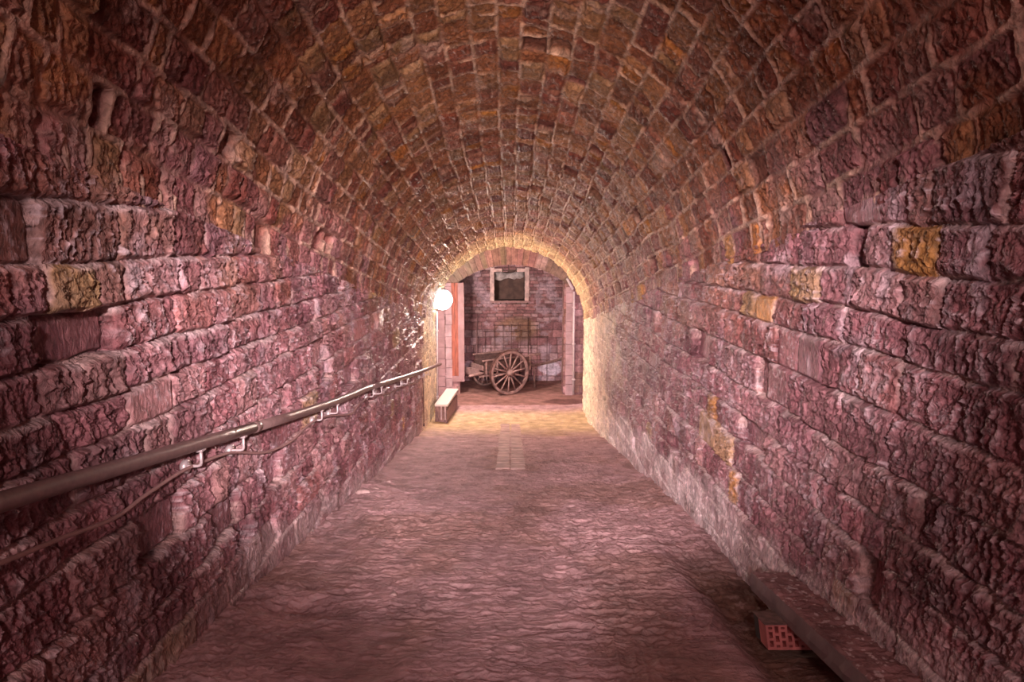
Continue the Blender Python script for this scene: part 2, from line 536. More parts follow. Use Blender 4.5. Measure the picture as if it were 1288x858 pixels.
def chamber_floor():
    ys = np.linspace(14.9, 19.0, 260); xs = np.linspace(-3.6, 3.6, 380)
    X, Yg = np.meshgrid(xs, ys)
    H = 0.02 * (fbm(X * 2, Yg * 2.5, 4, 601) - .5) + .006 * (ridge(X * 4, Yg * 9, 2, 603) - .4)
    col = np.zeros(X.shape + (3,)) + np.array([.29, .155, .135])
    col = col * (0.75 + .5 * fbm(X * 2, Yg * 3, 4, 604))[..., None]
    dark_patch = sst(.25, .55, np.exp(-(((X - 1.35) / .55) ** 2 + ((Yg - 15.55) / .28) ** 2)) + .35 * (fbm(X * 3, Yg * 4, 3, 605) - .5))  # darker patch of floor in front of the right pier
    col = mix(col, np.array([.13, .06, .055]), dark_patch * .8)
    tag(grid_object('floor.001', X, Yg, H - .003 * 0, col, M_floor, flip=False), kind='structure')


chamber_floor()


# ------------------------------------------------------------------ the chamber beyond
YB = 18.1      # back wall
YA = 16.35     # wall with the segmental arch
ARX, ARR = 0.045, 2.15
_c = P(644, 333, YA); ARZ = _c.z - ARR         # centre of the arch circle
HALF = 1.25


def back_wall():
    xs = np.linspace(-3.6, 3.6, 620); zs = np.linspace(-.1, 4.3, 430)
    X, Z = np.meshgrid(xs, zs)
    wz = Z + .02 * (fbm(X * 3, Z * 3, 3, 701) - .5)
    wx = X + .03 * (fbm(X * 4, Z * 4, 3, 702) - .5)
    ci, si, d, rel, top = layout(wx, wz, list(np.arange(-.3, 4.6, .088)), .15, .30, 71, -4, 4)
    ci2, si2, d2, rel2, top2 = layout(wx, wz, list(np.arange(-.3, 4.6, .21)), .2, .48, 72, -4, 4)
    lower = (Z + .25 * (fbm(X * 1.3, Z, 3, 703) - .5)) < 1.62
    dd = np.where(lower, d2, d)
    hh = np.where(lower, _h(ci2, si2, 7), _h(ci, si, 8)); h2 = np.where(lower, _h(ci2, si2, 9), _h(ci, si, 10))
    H = sst(0.0, .02, dd) * (.018 + .016 * (hh - .5)) + .02 * (fbm(X * 9, Z * 9, 4, 704) - .5)
    pal = np.array([[.33, .15, .14], [.27, .12, .12], [.38, .20, .19], [.23, .10, .10], [.30, .17, .17], [.42, .26, .25]])
    col = pick(pal, np.ones(6), hh) * (.8 + .4 * h2)[..., None]
    col = mix(col, np.array([.15, .075, .07]), sst(.014, .004, dd) * .75)
    och = sst(.25, .6, np.exp(-(((X - .2) / .6) ** 2 + ((Z - 1.4) / .35) ** 2)))
    col = mix(col, np.array([.27, .15, .08]), och * .7)
    wash = sst(.56, .66, fbm(X * 2.0, Z * 2.4, 5, 705, .6) + .10 * (X > .7) + .06 * (X < -.6))
    col = mix(col, np.array([.44, .31, .33]), wash * .65)
    wh = sst(.35, .6, np.exp(-(((X - 1.12) / .34) ** 2 + ((Z - .33) / .20) ** 2)) + .5 * (fbm(X * 5, Z * 5, 4, 706) - .5))
    col = mix(col, np.array([.62, .50, .54]), wh * .85)
    # opening of the niche is cut out of the wall
    a = P(622, 378, YB); b = P(660, 342, YB)
    Yw = YB - H
    keep = ~((X > a.x) & (X < b.x) & (Z > a.z) & (Z < b.z))
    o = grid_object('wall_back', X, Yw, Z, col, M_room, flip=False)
    me = o.data
    bm = bmesh.new(); bm.from_mesh(me)
    kill = []
    for f in bm.faces:
        c = f.calc_center_median()
        if a.x < c.x < b.x and a.z < c.z < b.z: kill.append(f)
    bmesh.ops.delete(bm, geom=kill, context='FACES')
    bm.to_mesh(me); bm.free()
    tag(o, kind='structure')
    return a, b


NA, NB = back_wall()
w = empty('window_1', ((NA.x + NB.x) / 2, YB, NA.z)); tag(w, kind='structure')
W0 = Vector(w.location)
bm = bmesh.new()    # lining of the deep opening: four reveals and a back
x0, x1, z0, z1 = NA.x - W0.x, NB.x - W0.x, 0.0, NB.z - NA.z
for (a0, a1, b0, b1, c0, c1) in ((x0 - .1, x0, -.01, .5, z0 - .1, z1 + .1), (x1, x1 + .1, -.01, .5, z0 - .1, z1 + .1),
                                 (x0, x1, -.01, .5, z0 - .1, z0), (x0, x1, -.01, .5, z1, z1 + .1), (x0 - .1, x1 + .1, .45, .52, z0 - .1, z1 + .1)):
    box(bm, a0, a1, b0, b1, c0, c1)
finish('lining', bm, M_niche, w)
bm = bmesh.new()
fw = .115


def rough_slab(bm, x0, x1, z0, z1, y0, y1, seed):
    rnd = random.Random(seed)
    nx = max(2, int((x1 - x0) / .05)); nz = max(2, int((z1 - z0) / .05))
    g = [[bm.verts.new((x0 + (x1 - x0) * i / nx + (rnd.uniform(-.008, .008)), y0 + rnd.uniform(-.008, .008), z0 + (z1 - z0) * j / nz + rnd.uniform(-.008, .008)))
          for j in range(nz + 1)] for i in range(nx + 1)]
    for i in range(nx):
        for j in range(nz): bm.faces.new((g[i][j], g[i + 1][j], g[i + 1][j + 1], g[i][j + 1]))
    ring = [g[i][0] for i in range(nx + 1)] + [g[nx][j] for j in range(1, nz + 1)] + [g[i][nz] for i in range(nx - 1, -1, -1)] + [g[0][j] for j in range(nz - 1, 0, -1)]
    back = [bm.verts.new((v.co.x, y1, v.co.z)) for v in ring]
    for i in range(len(ring)):
        j = (i + 1) % len(ring); bm.faces.new((ring[i], back[i], back[j], ring[j]))
    bm.faces.new(back)


rough_slab(bm, x0 - fw, x0 - .005, z0 - .02, z1 + fw, -.045, .06, 1)
rough_slab(bm, x1 + .005, x1 + fw, z0 - .02, z1 + fw, -.045, .06, 2)
rough_slab(bm, x0 - .005, x0 + .20, z1 + .005, z1 + .075, -.040, .06, 3)
rough_slab(bm, x1 - .20, x1 + .005, z1 + .005, z1 + .09, -.040, .06, 4)
finish('window_frame', bm, M_plaster, w)
bm = bmesh.new(); rough_slab(bm, x0 - fw, x1 + fw, z0 - .055, z0 - .005, -.075, .06, 5)
finish('window_sill', bm, M_pinkwood, w)
bm = bmesh.new()    # torn strip hanging under the head of the opening
rnd = random.Random(4); n = 22; top = []; bot = []; topb = []; botb = []
for i in range(n + 1):
    x = x0 + .01 + (x1 - x0 - .02) * i / n
    zt = z1 - .01 - (.035 * math.sin(math.pi * min(1, max(0, (i - 5) / 10))) if 5 < i < 15 else 0)
    zb = z1 - .20 - .03 * math.sin(i * .45) + rnd.uniform(-.008, .008) + (.04 if i > 15 else 0)
    y = .16 + .02 * math.sin(i * .9)
    top.append(bm.verts.new((x, y, zt))); bot.append(bm.verts.new((x, y - .01, zb)))
    topb.append(bm.verts.new((x, y + .012, zt))); botb.append(bm.verts.new((x, y + .002, zb)))
for i in range(n):
    bm.faces.new((top[i], top[i + 1], bot[i + 1], bot[i])); bm.faces.new((topb[i], botb[i], botb[i + 1], topb[i + 1]))
    bm.faces.new((bot[i], bot[i + 1], botb[i + 1], botb[i])); bm.faces.new((top[i], topb[i], topb[i + 1], top[i + 1]))
bm.faces.new((top[0], bot[0], botb[0], topb[0])); bm.faces.new((top[n], topb[n], botb[n], bot[n]))
tag(finish('torn_sheet', bm, M_sheet, w, smooth=True), 'pale grey sheet with a torn lower edge')


def arch_top(x):
    """height of the arch soffit above x"""
    return ARZ + np.sqrt(np.maximum(ARR ** 2 - (x - ARX) ** 2, 0))


def arch_wall():
    """front face of the wall with the segmental arch, its voussoirs and piers, plus soffit and jambs"""
    TH = .42
    xL, xR = ARX - HALF, ARX + HALF
    pal = np.array([[.36, .19, .17], [.30, .14, .13], [.40, .23, .21], [.33, .17, .14], [.27, .14, .10]])
    X0, X1 = -3.6, 3.6

    def face_cols(X, Z):
        ci, si, d, rel, top = layout(X, Z + .01 * (fbm(X * 5, Z * 5, 2, 801) - .5), list(np.arange(-.3, 4.7, .17)), .20, .40, 81, -4, 4)
        hh = _h(ci, si, 81); h2 = _h(ci, si, 82)
        H = sst(0, .016, d) * (.012 + .008 * (hh - .5)) + .014 * (fbm(X * 9, Z * 9, 4, 803) - .5)
        col = pick(pal, np.ones(5), hh) * (.8 + .4 * h2)[..., None]
        col = mix(col, np.array([.16, .09, .08]), sst(.012, .004, d) * .6)
        # voussoir ring
        rx = X - ARX; rz = Z - ARZ
        rr = np.sqrt(rx * rx + rz * rz); an = np.arctan2(rx, rz)
        ring = (rr < ARR + .47) & (Z > arch_top(np.array([xL]))[0] - .05)
        k = np.floor(an / .062 + .25 * np.sin(np.floor(an / .062))); e = np.abs(an / .062 - np.floor(an / .062) - .0)
        dj = np.minimum(e, 1 - e) * .062 * rr
        vc = pick(np.array([[.36, .16, .11], [.28, .13, .08], [.44, .25, .20], [.31, .13, .10], [.24, .14, .07]]), np.ones(5), _h(k, k * 0, 83))
        vc = vc * (0.75 + .5 * fbm(an * 60, rr * 2, 3, 804))[..., None]
        vc = mix(vc, np.array([.17, .08, .06]), sst(.012, .003, dj) * .6)
        vc = mix(vc, np.array([.18, .13, .09]), sst(.35, .9, (np.abs(rx) / 1.2)) [...] * .6)
        col = np.where(ring[..., None], vc, col)
        H = np.where(ring, .02 + .012 * sst(0, .015, dj) + .01 * (fbm(an * 40, rr * 4, 3, 805) - .5), H)
        return H, col
    objs = []
    # piers left and right up to the springing, then spandrel columns following the arch
    for (a, b, nx) in ((X0, xL, 200), (xR, X1, 200)):
        X, Z = np.meshgrid(np.linspace(a, b, nx), np.linspace(-.1, 4.3, 300))
        H, col = face_cols(X, Z)
        objs.append((X, YA - H, Z, col))
    xs = np.linspace(xL, xR, 260); t = np.linspace(0, 1, 130)
    X, T = np.meshgrid(xs, t)
    zb = arch_top(X); Z = zb + T * (4.3 - zb)
    H, col = face_cols(X, Z)
    objs.append((X, YA - H, Z, col))
    # soffit
    Xs, T = np.meshgrid(xs, np.linspace(0, 1, 24))
    Zs = arch_top(Xs); Ys = YA - .02 + T * TH
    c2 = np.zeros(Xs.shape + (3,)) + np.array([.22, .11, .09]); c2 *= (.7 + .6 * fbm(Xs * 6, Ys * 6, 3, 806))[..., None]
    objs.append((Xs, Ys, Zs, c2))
    zs_ = float(arch_top(np.array([xL]))[0])
    for xx in (xL, xR):
        Yj, Zj = np.meshgrid(np.linspace(YA - .02, YA + TH, 24), np.linspace(-.1, zs_ + .01, 180))
        ci, si, d, rel, top = layout(Yj, Zj, list(np.arange(-.3, 4, .2)), .25, .4, 87, 15, 19)
        c3 = pick(pal, np.ones(5), _h(ci, si, 88)); c3 = mix(c3, np.array([.14, .07, .06]), sst(.012, .004, d) * .6)
        objs.append((Yj * 0 + xx + .008 * (fbm(Yj * 8, Zj * 8, 3, 89) - .5), Yj, Zj, c3))
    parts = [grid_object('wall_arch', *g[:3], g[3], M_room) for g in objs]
    # one continuous mesh
    bm = bmesh.new()
    for p in parts: bm.from_mesh(p.data)
    bmesh.ops.remove_doubles(bm, verts=list(bm.verts), dist=1e-5)
    me = parts[0].data.copy(); bm.to_mesh(me); bm.free()
    o = bpy.data.objects.new('wall_arch', me)
    for p in parts: bpy.data.objects.remove(p)
    o.name = 'wall_arch'
    COL.objects.link(o)
    tag(o, kind='structure')


arch_wall()


def plain_wall(name, v, col, mat=M_room, n=(60, 60), seed=0):
    """a bumpy masonry plane through three corners v0, v1 (along u), v2 (along v)"""
    v0, v1, v2 = [np.array(q, dtype=float) for q in v]
    U, V = np.meshgrid(np.linspace(0, 1, n[0]), np.linspace(0, 1, n[1]))
    Pt = v0 + U[..., None] * (v1 - v0) + V[..., None] * (v2 - v0)
    lu = np.linalg.norm(v1 - v0); lv = np.linalg.norm(v2 - v0)
    ci, si, d, rel, top = layout(U * lu, V * lv, list(np.arange(-.1, lv + .5, .2)), .25, .45, 90 + seed, -1, lu + 1)
    c = np.zeros(U.shape + (3,)) + np.array(col); c *= (.75 + .5 * _h(ci, si, seed + 91))[..., None]
    c = mix(c, np.array(col) * .5, sst(.02, .005, d))
    o = grid_object(name, Pt[..., 0], Pt[..., 1], Pt[..., 2], c, mat)
    tag(o, kind='structure')
    return o


plain_wall('wall_far_left', ((-3.6, 14.72, -.1), (-3.6, 18.3, -.1), (-3.6, 14.72, 4.3)), (.32, .18, .17), n=(160, 160), seed=1)
plain_wall('wall_far_right', ((3.6, 14.72, -.1), (3.6, 18.3, -.1), (3.6, 14.72, 4.3)), (.32, .18, .17), n=(160, 160), seed=2)
plain_wall('ceiling.001', ((-3.6, 14.72, 4.28), (3.6, 14.72, 4.28), (-3.6, 18.3, 4.28)), (.28, .16, .13), n=(160, 100), seed=3)

# face of the passage's end towards the chamber, with the same arched outline
zs = float(zspring(YEND))
outl = [(-R0, -.1)] + [(-R0 * math.cos(a), zs + R0 * math.sin(a)) for a in np.linspace(0, math.pi, 60)] + [(R0, -.1)]
bm = bmesh.new(); inner = []; outer = []
for (x, z) in outl:
    inner.append(bm.verts.new((x, YEND - .004, z)))
    dx, dz = x, z - 1.6
    k = min(3.6 / abs(dx) if abs(dx) > 1e-6 else 1e9, 2.68 / dz if dz > 1e-6 else 1e9)
    outer.append(bm.verts.new((dx * k if z > -.05 else math.copysign(3.6, x), YEND + .03, 1.6 + dz * k if z > -.05 else -.1)))
for i in range(len(inner) - 1):
    bm.faces.new((inner[i], inner[i + 1], outer[i + 1], outer[i]))
for sx in (-1, 1):
    pass
M_rimwall = plain('rendered_end_wall', (.42, .30, .22), rough=.85, var=.25, scale=5, bump=.5)
tag(finish('wall_front', bm, M_rimwall), kind='structure')

# pilasters, door leaf and conduits on the arch wall
def px_x(px, y): return (px - 641.0) / F * y * (math.cos(PITCH) + 0.0)


def pilaster(name, pa, pb, y, ztop, seed, col):
    a = P(pa, 450, y).x; b = P(pb, 450, y).x
    zz = [0]; rnd = random.Random(seed)
    bm = bmesh.new()
    z = -.02
    while z < ztop:
        h = rnd.uniform(.20, .30)
        j = rnd.uniform(-.006, .006)
        box(bm, a + j, b + j, y - rnd.uniform(0, .008), YA + .02, z, min(z + h - .008, ztop)); z += h
    bmesh.ops.bevel(bm, geom=list(bm.edges), offset=.006, segments=2, affect='EDGES')
    o = finish(name, bm, col)
    tag(o, kind='structure')
    return o


M_pil = plain('pink_pilaster_stone', (.38, .25, .27), rough=.8, var=.22, scale=5, bump=.5)
pilaster('trim_1', 561, 568.5, YA - .10, 2.72, 1, M_pil)
pilaster('trim_2', 711.5, 720.5, YA - .10, 2.62, 2, M_pil)
pilaster('trim_3', 551, 559.5, YA - .05, 2.75, 3, M_pinkwood)

d1 = empty('door_1', P(576, 480, YA - .07)); tag(d1, kind='structure')
D0 = Vector(d1.location)
xa, xm, xb = P(568.8, 480, YA - .07).x - D0.x, P(577, 480, YA - .07).x - D0.x, P(584.5, 480, YA - .07).x - D0.x
ztop = 2.72 - D0.z
bm = bmesh.new(); box(bm, xa, (xa + xm) / 2 - .003, 0, .05, 0.02, ztop); box(bm, (xa + xm) / 2 + .003, xm, .003, .05, 0.02, ztop)
finish('door_boards', bm, M_redwood, d1, bevel=.004)
bm = bmesh.new(); box(bm, xm, xb, -.02, .06, 0, ztop); box(bm, xa, xm, -.02, .0, 0.0, .14)
finish('door_stile', bm, M_pinkwood, d1, bevel=.004)


def conduit(name, pts, r, label, loc, clips):
    e = empty(name, loc, label, 'conduit')
    bm = bmesh.new(); tube(bm, [Vector(p) - Vector(loc) for p in pts], r, 12)
    finish('pipe', bm, M_pipe, e, smooth=True)
    for c in clips:
        bm = bmesh.new(); c = Vector(c) - Vector(loc)
        box(bm, c.x - r * 1.7, c.x + r * 1.7, c.y - r * 1.3, c.y + r * 2.2, c.z - .015, c.z + .015)
        finish('clip', bm, M_brk, e, bevel=.003)
    return e


yc = YA - .14
a = P(722, 367, yc); b = P(721.3, 497, yc)
b.z = .02
conduit('electrical_conduit', [b, (b + a) / 2, a], .022, 'tall grey vertical pipe on the right pier beside the cart chamber', (b.x, yc, 0.0),
        [b.lerp(a, t) for t in (.15, .5, .85)])
yl = YEND - .07
a = P(549.6, 392, yl); b = P(550.2, 500, yl); b.z = .12
conduit('cable_conduit', [b, (b + a) / 2, a], .016, 'thin pale vertical pipe running down below the bright lamp to the bench', (b.x, yl, 0.0),
        [b.lerp(a, t) for t in (.1, .45, .8)])
# unlit tube lamp on the haunch at the right
a = P(713.5, 351, yc); b = P(720.5, 364, yc)
t_ = empty('tube_lamp', b, 'short unlit tube lamp tilted above the tall pipe at the right of the arch', 'lamp')
bm = bmesh.new(); tube(bm, [Vector((0, 0, 0)), a - b], .028, 14); finish('tube', bm, M_pipe, t_, smooth=True)
bm = bmesh.new()
dd = (a - b)
bar(bm, -dd * .05 + Vector((0, .06, 0)), dd * 1.05 + Vector((0, .06, 0)), .05, .05); bar(bm, dd * .02, dd * .02 + Vector((0, .15, 0)), .02, .02); bar(bm, dd * .95, dd * .95 + Vector((0, .15, 0)), .02, .02)
finish('lamp_housing', bm, M_lampb, t_, bevel=.004)


# ------------------------------------------------------------------ metal grille and poles leaning on the back wall
yg = YB - .10
g = empty('metal_grille', (P(640, 440, yg).x, yg, 0), 'large rusty metal grid leaning on the back wall behind the cart', 'metal grille')
gx = g.location.x
vx = [610.2, 622.3, 633, 643.5, 654, 664.3, 675.5, 688]
zt = P(640, 407, yg).z
tops = [416, 408, 408, 408, 408, 400, 409, 423]
for k, (vxx, tp) in enumerate(zip(vx, tops)):
    bm = bmesh.new(); x = P(vxx, 430, yg).x - gx
    tube(bm, [(x, -.12, .0), (x, 0, P(vxx, tp, yg).z)], .008 if k != 5 else .014, 8)
    finish('upright_bar', bm, M_iron, g, smooth=True)
for (py, xa_, xb_) in ((409, 620, 677), (416.5, 608, 668), (423.5, 608, 690), (437.5, 606, 676), (452, 606, 690)):
    bm = bmesh.new(); z = P(640, py, yg).z; yy = -.12 * (1 - z / zt) - .015
    tube(bm, [(P(xa_, py, yg).x - gx, yy, z), (P(xb_, py, yg).x - gx, yy, z)], .007, 8)
    finish('cross_bar', bm, M_iron, g, smooth=True)
a = P(600, 400, YB - .08); b = P(599.4, 447, YB - .30)
bm = bmesh.new(); dv = (b - a); b2 = a + dv * (a.z / (a.z - b.z))
b2.y = min(b2.y, YB - .2)
tube(bm, [Vector((0, 0, 0)), a - b2], [.016, .013], 10)
tag(finish('wooden_pole', bm, M_pinkwood, smooth=True, loc=(b2.x, b2.y, 0.004)), 'thin pale pole leaning upright on the back wall left of the cart', 'pole')


# ------------------------------------------------------------------ hand cart
ang = math.atan2(.53, .85)
cart = empty('hand_cart', (-.35, 16.88, 0), 'old grey wooden two-wheeled cart with long shaft standing in the far chamber', 'cart', rz=ang)
RW = .545


def wheel():
    e = empty('wheel', (0, 0, 0)); e.parent = cart
    Mx = Matrix.Rotation(math.pi / 2, 4, 'X')
    bm = bmesh.new()
    lathe(bm, [(RW - .012, -.03), (RW - .07, -.03), (RW - .075, 0), (RW - .07, .03), (RW - .012, .03)], 56, Mx, closed=True)
    finish('felloe', bm, M_cart, e)
    bm = bmesh.new()
    lathe(bm, [(RW, -.033), (RW - .013, -.033), (RW - .013, .033), (RW, .033)], 56, Mx, closed=True)
    finish('iron_tyre', bm, M_iron, e)
    bm = bmesh.new()
    lathe(bm, [(0, -.16), (.05, -.16), (.06, -.10), (.085, -.05), (.09, 0), (.085, .05), (.06, .10), (.05, .16), (0, .16)], 24, Mx)
    finish('hub', bm, M_cart, e, smooth=True)
    for k in range(14):
        t = 2 * math.pi * (k + .3) / 14
        bm = bmesh.new(); c, s = math.cos(t), math.sin(t)
        tube(bm, [(c * .07, 0, s * .07), (c * .28, 0, s * .28), (c * (RW - .06), 0, s * (RW - .06))], [.026, .021, .018], 8)
        finish('spoke', bm, M_cart, e, smooth=True)
    return e


w1 = wheel()
w1.name = 'wheel'; w1.location = (0, -.66, RW)
w2 = w1.copy(); COL.objects.link(w2); w2.parent = cart; w2.location = (.05, .60, .41); w2.scale = (.755, 1, .755); w2.rotation_euler = (0, .2, 0)
for ch in list(w1.children):
    c = ch.copy(); COL.objects.link(c); c.parent = w2
bm = bmesh.new(); tube(bm, [(0, -.84, RW), (0, .20, RW)], .028, 12); tube(bm, [(.05, .1, .41), (.05, .78, .41)], .024, 12); finish('axle', bm, M_iron, cart, smooth=True)
bm = bmesh.new(); box(bm, -.06, .06, -.50, .50, RW + .028, RW + .09); finish('axle_beam', bm, M_cart, cart, bevel=.006)
# bed
for s in (-1, 1):
    bm = bmesh.new(); ys_ = s * .34
    pts = [(-.95, ys_, .50), (-.3, ys_, .565), (.5, ys_, .60), (1.05, ys_ * .96, .60), (1.5, ys_ * .9, .63), (1.93, ys_ * .85, .70)]
    if s > 0: pts = pts[:4]
    tube(bm, smooth_path(pts, 5), .034, 10); finish('shaft', bm, M_cart, cart, smooth=True)
bm = bmesh.new()
for k in range(11):
    x = -.60 + k * .118; box(bm, x, x + .108, -.46, .46 if k > 2 else .12, .605, .63)
finish('bed_boards', bm, M_cartd, cart, bevel=.003)
for s in (-1, 1):
    bm = bmesh.new()
    xs_ = -.60 if s < 0 else -.32
    box(bm, xs_, .72, s * .48 - .012, s * .48 + .012, .61, .73); box(bm, xs_, .72, s * .48 - .012, s * .48 + .012, .74, .855)
    finish('side_board', bm, M_cartd, cart, bevel=.004)
    bm = bmesh.new(); bar(bm, (xs_ - .06, s * .50, .865), (1.02, s * .50, .90), .045, .035); finish('top_rail', bm, M_cart, cart, bevel=.005)
    for x in (-.56, -.25, .08, .42, .70)[0 if s < 0 else 1:]:
        bm = bmesh.new(); bar(bm, (x, s * .505, .53), (x, s * .505, .865), .035, .03, up=(0, 1, 0)); finish('stake', bm, M_cart, cart, bevel=.003)
bm = bmesh.new(); box(bm, -.64, -.61, -.46, .10, .62, .74); finish('tail_board', bm, M_cartp, cart, bevel=.005)
bm = bmesh.new(); bar(bm, (-.80, .28, .56), (-.62, -.28, .54), .02, .17); finish('step_board', bm, M_cartp, cart, bevel=.005)
bm = bmesh.new(); bar(bm, (-.70, -.40, .47), (.1, -.40, .50), .035, .04); finish('chassis_rail', bm, M_cart, cart, bevel=.005)
bm = bmesh.new(); tube(bm, [(.95, -.3, .60), (.98, -.3, .0)], .022, 8); finish('prop_stick', bm, M_cart, cart, smooth=True)


# ------------------------------------------------------------------ bench
ba, bb = P(545.3, 515, 13.45), P(562.2, 515, 13.45)
bc, bd = P(560.5, 491, 15.0), P(577, 491, 15.0)
dirv = Vector(((bc.x - ba.x), 1.55, 0)); yaw = -math.atan2(dirv.x, dirv.y)
wB = .27
bx = (ba.x + bb.x) / 2 + .02
bench = empty('bench', (bx, 13.45, 0.0), 'low wooden bench with pale plank seat below the bright lamp', 'bench', rz=yaw)
ZB = .43
bm = bmesh.new(); box(bm, -wB / 2, wB / 2, 0, 1.55, ZB - .045, ZB); finish('seat', bm, M_bench_top, bench, bevel=.006)
for yy in (.06, 1.40):
    bm = bmesh.new(); box(bm, -.115, .10, yy, yy + .07, .0, ZB - .045); finish('leg', bm, M_bench_dk, bench, bevel=.008)
bm = bmesh.new(); box(bm, .085, .112, .02, 1.52, .035, .30); finish('front_board', bm, M_bench_dk, bench, bevel=.005)
bm = bmesh.new(); box(bm, -.13, -.11, .02, 1.52, .035, .36); finish('rear_board', bm, M_bench_dk, bench, bevel=.005)
for x in (-.02, .06):
    bm = bmesh.new(); box(bm, x, x + .02, .045, .06, .10, ZB - .05); finish('batten', bm, M_plaster, bench, bevel=.002)

# ------------------------------------------------------------------ handrail
hr = empty('handrail', (-1.5, 2.0, float(zfloor(2.0))), 'long grey-brown tubular handrail running down the left wall', 'handrail')
H0 = Vector(hr.location)
rail = [(-.6, .452), (1.0, .452), (2.01, .449), (2.95, .451), (4.94, .449), (6.2, .425), (7.29, .392), (9.55, .370), (11.8, .338), (14.6, .275)]
pts = [Vector((-1.5, y, E - SL * y - b)) - H0 for y, b in rail]
sp = smooth_path(pts, 4)
cut = [0, 14, 24, len(sp) - 1]
for a, b in zip(cut[:-1], cut[1:]):
    bm = bmesh.new(); tube(bm, sp[a:b + 1], .0315, 20); finish('rail_pipe', bm, M_rail, hr, smooth=True)
for c in cut[1:-1]:
    d = (sp[c + 1] - sp[c - 1]).normalized()
    bm = bmesh.new(); tube(bm, [sp[c] - d * .035, sp[c] + d * .035], .0345, 20); finish('joint_sleeve', bm, M_rail, hr, smooth=True)
bm = bmesh.new(); d = (sp[-1] - sp[-2]).normalized(); tube(bm, [sp[-1] - d * .01, sp[-1] + d * .02], [.034, .026], 20); finish('end_cap', bm, M_rail, hr, smooth=True)


def rail_z(y):
    ys_ = [r[0] for r in rail]; bs = [r[1] for r in rail]
    return E - SL * y - float(np.interp(y, ys_, bs))


for y in (1.0, 1.5, 3.215, 3.74, 5.33, 5.82, 7.37, 7.85, 9.25, 9.85, 11.7, 12.4):
    z = rail_z(y)
    br = empty('bracket', (-1.5 - H0.x, y - H0.y, z - H0.z)); br.parent = hr
    path = [(0, 0, -.03), (0, 0, -.095), (-.004, 0, -.108), (-.016, 0, -.114), (-.07, 0, -.116), (-.125, .0, -.112)]
    bm = bmesh.new(); tube(bm, path, .0075, 10); finish('rod', bm, M_brk, br, smooth=True)
    bm = bmesh.new(); Mx = Matrix.Translation((-.085, 0, -.116)) @ Matrix.Rotation(math.pi / 2, 4, 'Y')
    lathe(bm, [(0, -.012), (.026, -.012), (.034, -.002), (.034, .02), (0, .02)], 20, Mx); finish('wall_plate', bm, M_brk, br, smooth=True)
    bm = bmesh.new(); box(bm, -.016, .016, -.022, .022, -.040, -.028); finish('saddle', bm, M_brk, br, bevel=.003)

# cable sagging along the brackets
cp = []
for (px, py) in ((-260, 792), (-120, 742), (0, 700), (60, 677), (130, 652), (170, 625), (213, 598), (235, 587), (272, 573), (292, 569), (330, 569), (362, 556), (382, 538), (397, 528), (414, 523), (440, 521), (450, 510), (463, 500), (474, 497), (488, 495), (502, 488), (513, 484), (524, 482), (530, 475)):
    xw = -1.515
    dpt = xw * F / (px - 641.0)      # distance along the wall
    cp.append(P(px, py, dpt * 1.0))
for c in cp: c.x = -1.545
O = cp[0].copy()
bm = bmesh.new(); tube(bm, [p - O for p in smooth_path(cp, 6)], .0085, 10)
tag(finish('electric_cable', bm, M_cable, smooth=True, loc=O), 'thin brown cable sagging along the left wall just under the handrail', 'cable')
a = P(529.5, 476, 11.85); b = P(530.5, 535, 11.85)
bm = bmesh.new(); tube(bm, [Vector((0, 0, 0)), Vector((.006, .02, -.35)), Vector((0, .03, b.z - a.z))], .008, 8)
lathe(bm, [(0, -.03), (.016, -.025), (.018, .0), (.010, .03), (0, .032)], 12, Matrix.Translation((0, .03, b.z - a.z)))
tag(finish('hanging_cord', bm, M_iron, smooth=True, loc=(-1.53, 11.85, a.z)), 'dark cord hanging down the left wall near the bench', 'cord')

# ------------------------------------------------------------------ lamps
def wall_lamp(loc, out, label, group=None):
    """round glowing globe on a bracket arm"""
    e = empty('wall_lamp', loc, label, 'lamp', group)
    bm = bmesh.new()
    lathe(bm, [(0, -.21)] + [(.21 * math.sin(t), -.21 * math.cos(t)) for t in np.linspace(.15, math.pi - .35, 18)], 32)
    finish('globe', bm, M_globe, e, smooth=True)
    bm = bmesh.new(); lathe(bm, [(0, .25), (.05, .25), (.075, .22), (.085, .18), (.07, .18), (0, .185)], 24); finish('lamp_cap', bm, M_lampb, e, smooth=True)
    o = Vector(out)
    bm = bmesh.new(); tube(bm, smooth_path([Vector((0, 0, .19)), Vector((0, 0, .24)) + o * .25, Vector((0, 0, .20)) + o], 6), .014, 10); finish('arm', bm, M_lampb, e, smooth=True)
    return e


LP = P(556.5, 377, 14.35)
wall_lamp(LP, (-.10, .0, .0), 'glaring round white lamp on the left haunch at the end of the passage')


def point(name, loc, power, col, r, smooth=None):
    l = bpy.data.lights.new(name, 'POINT'); l.energy = power; l.color = col; l.shadow_soft_size = r
    if smooth is not None:
        l.use_nodes = True; nt = l.node_tree
        em = nt.nodes['Emission']; fo = nt.nodes.new('ShaderNodeLightFalloff')
        fo.inputs['Strength'].default_value = power; fo.inputs['Smooth'].default_value = smooth
        nt.links.new(fo.outputs['Quadratic'], em.inputs['Strength'])
        em.inputs['Color'].default_value = (*col, 1)
        l.energy = 1.0
    o = bpy.data.objects.new(name, l); COL.objects.link(o); o.location = loc
    return o


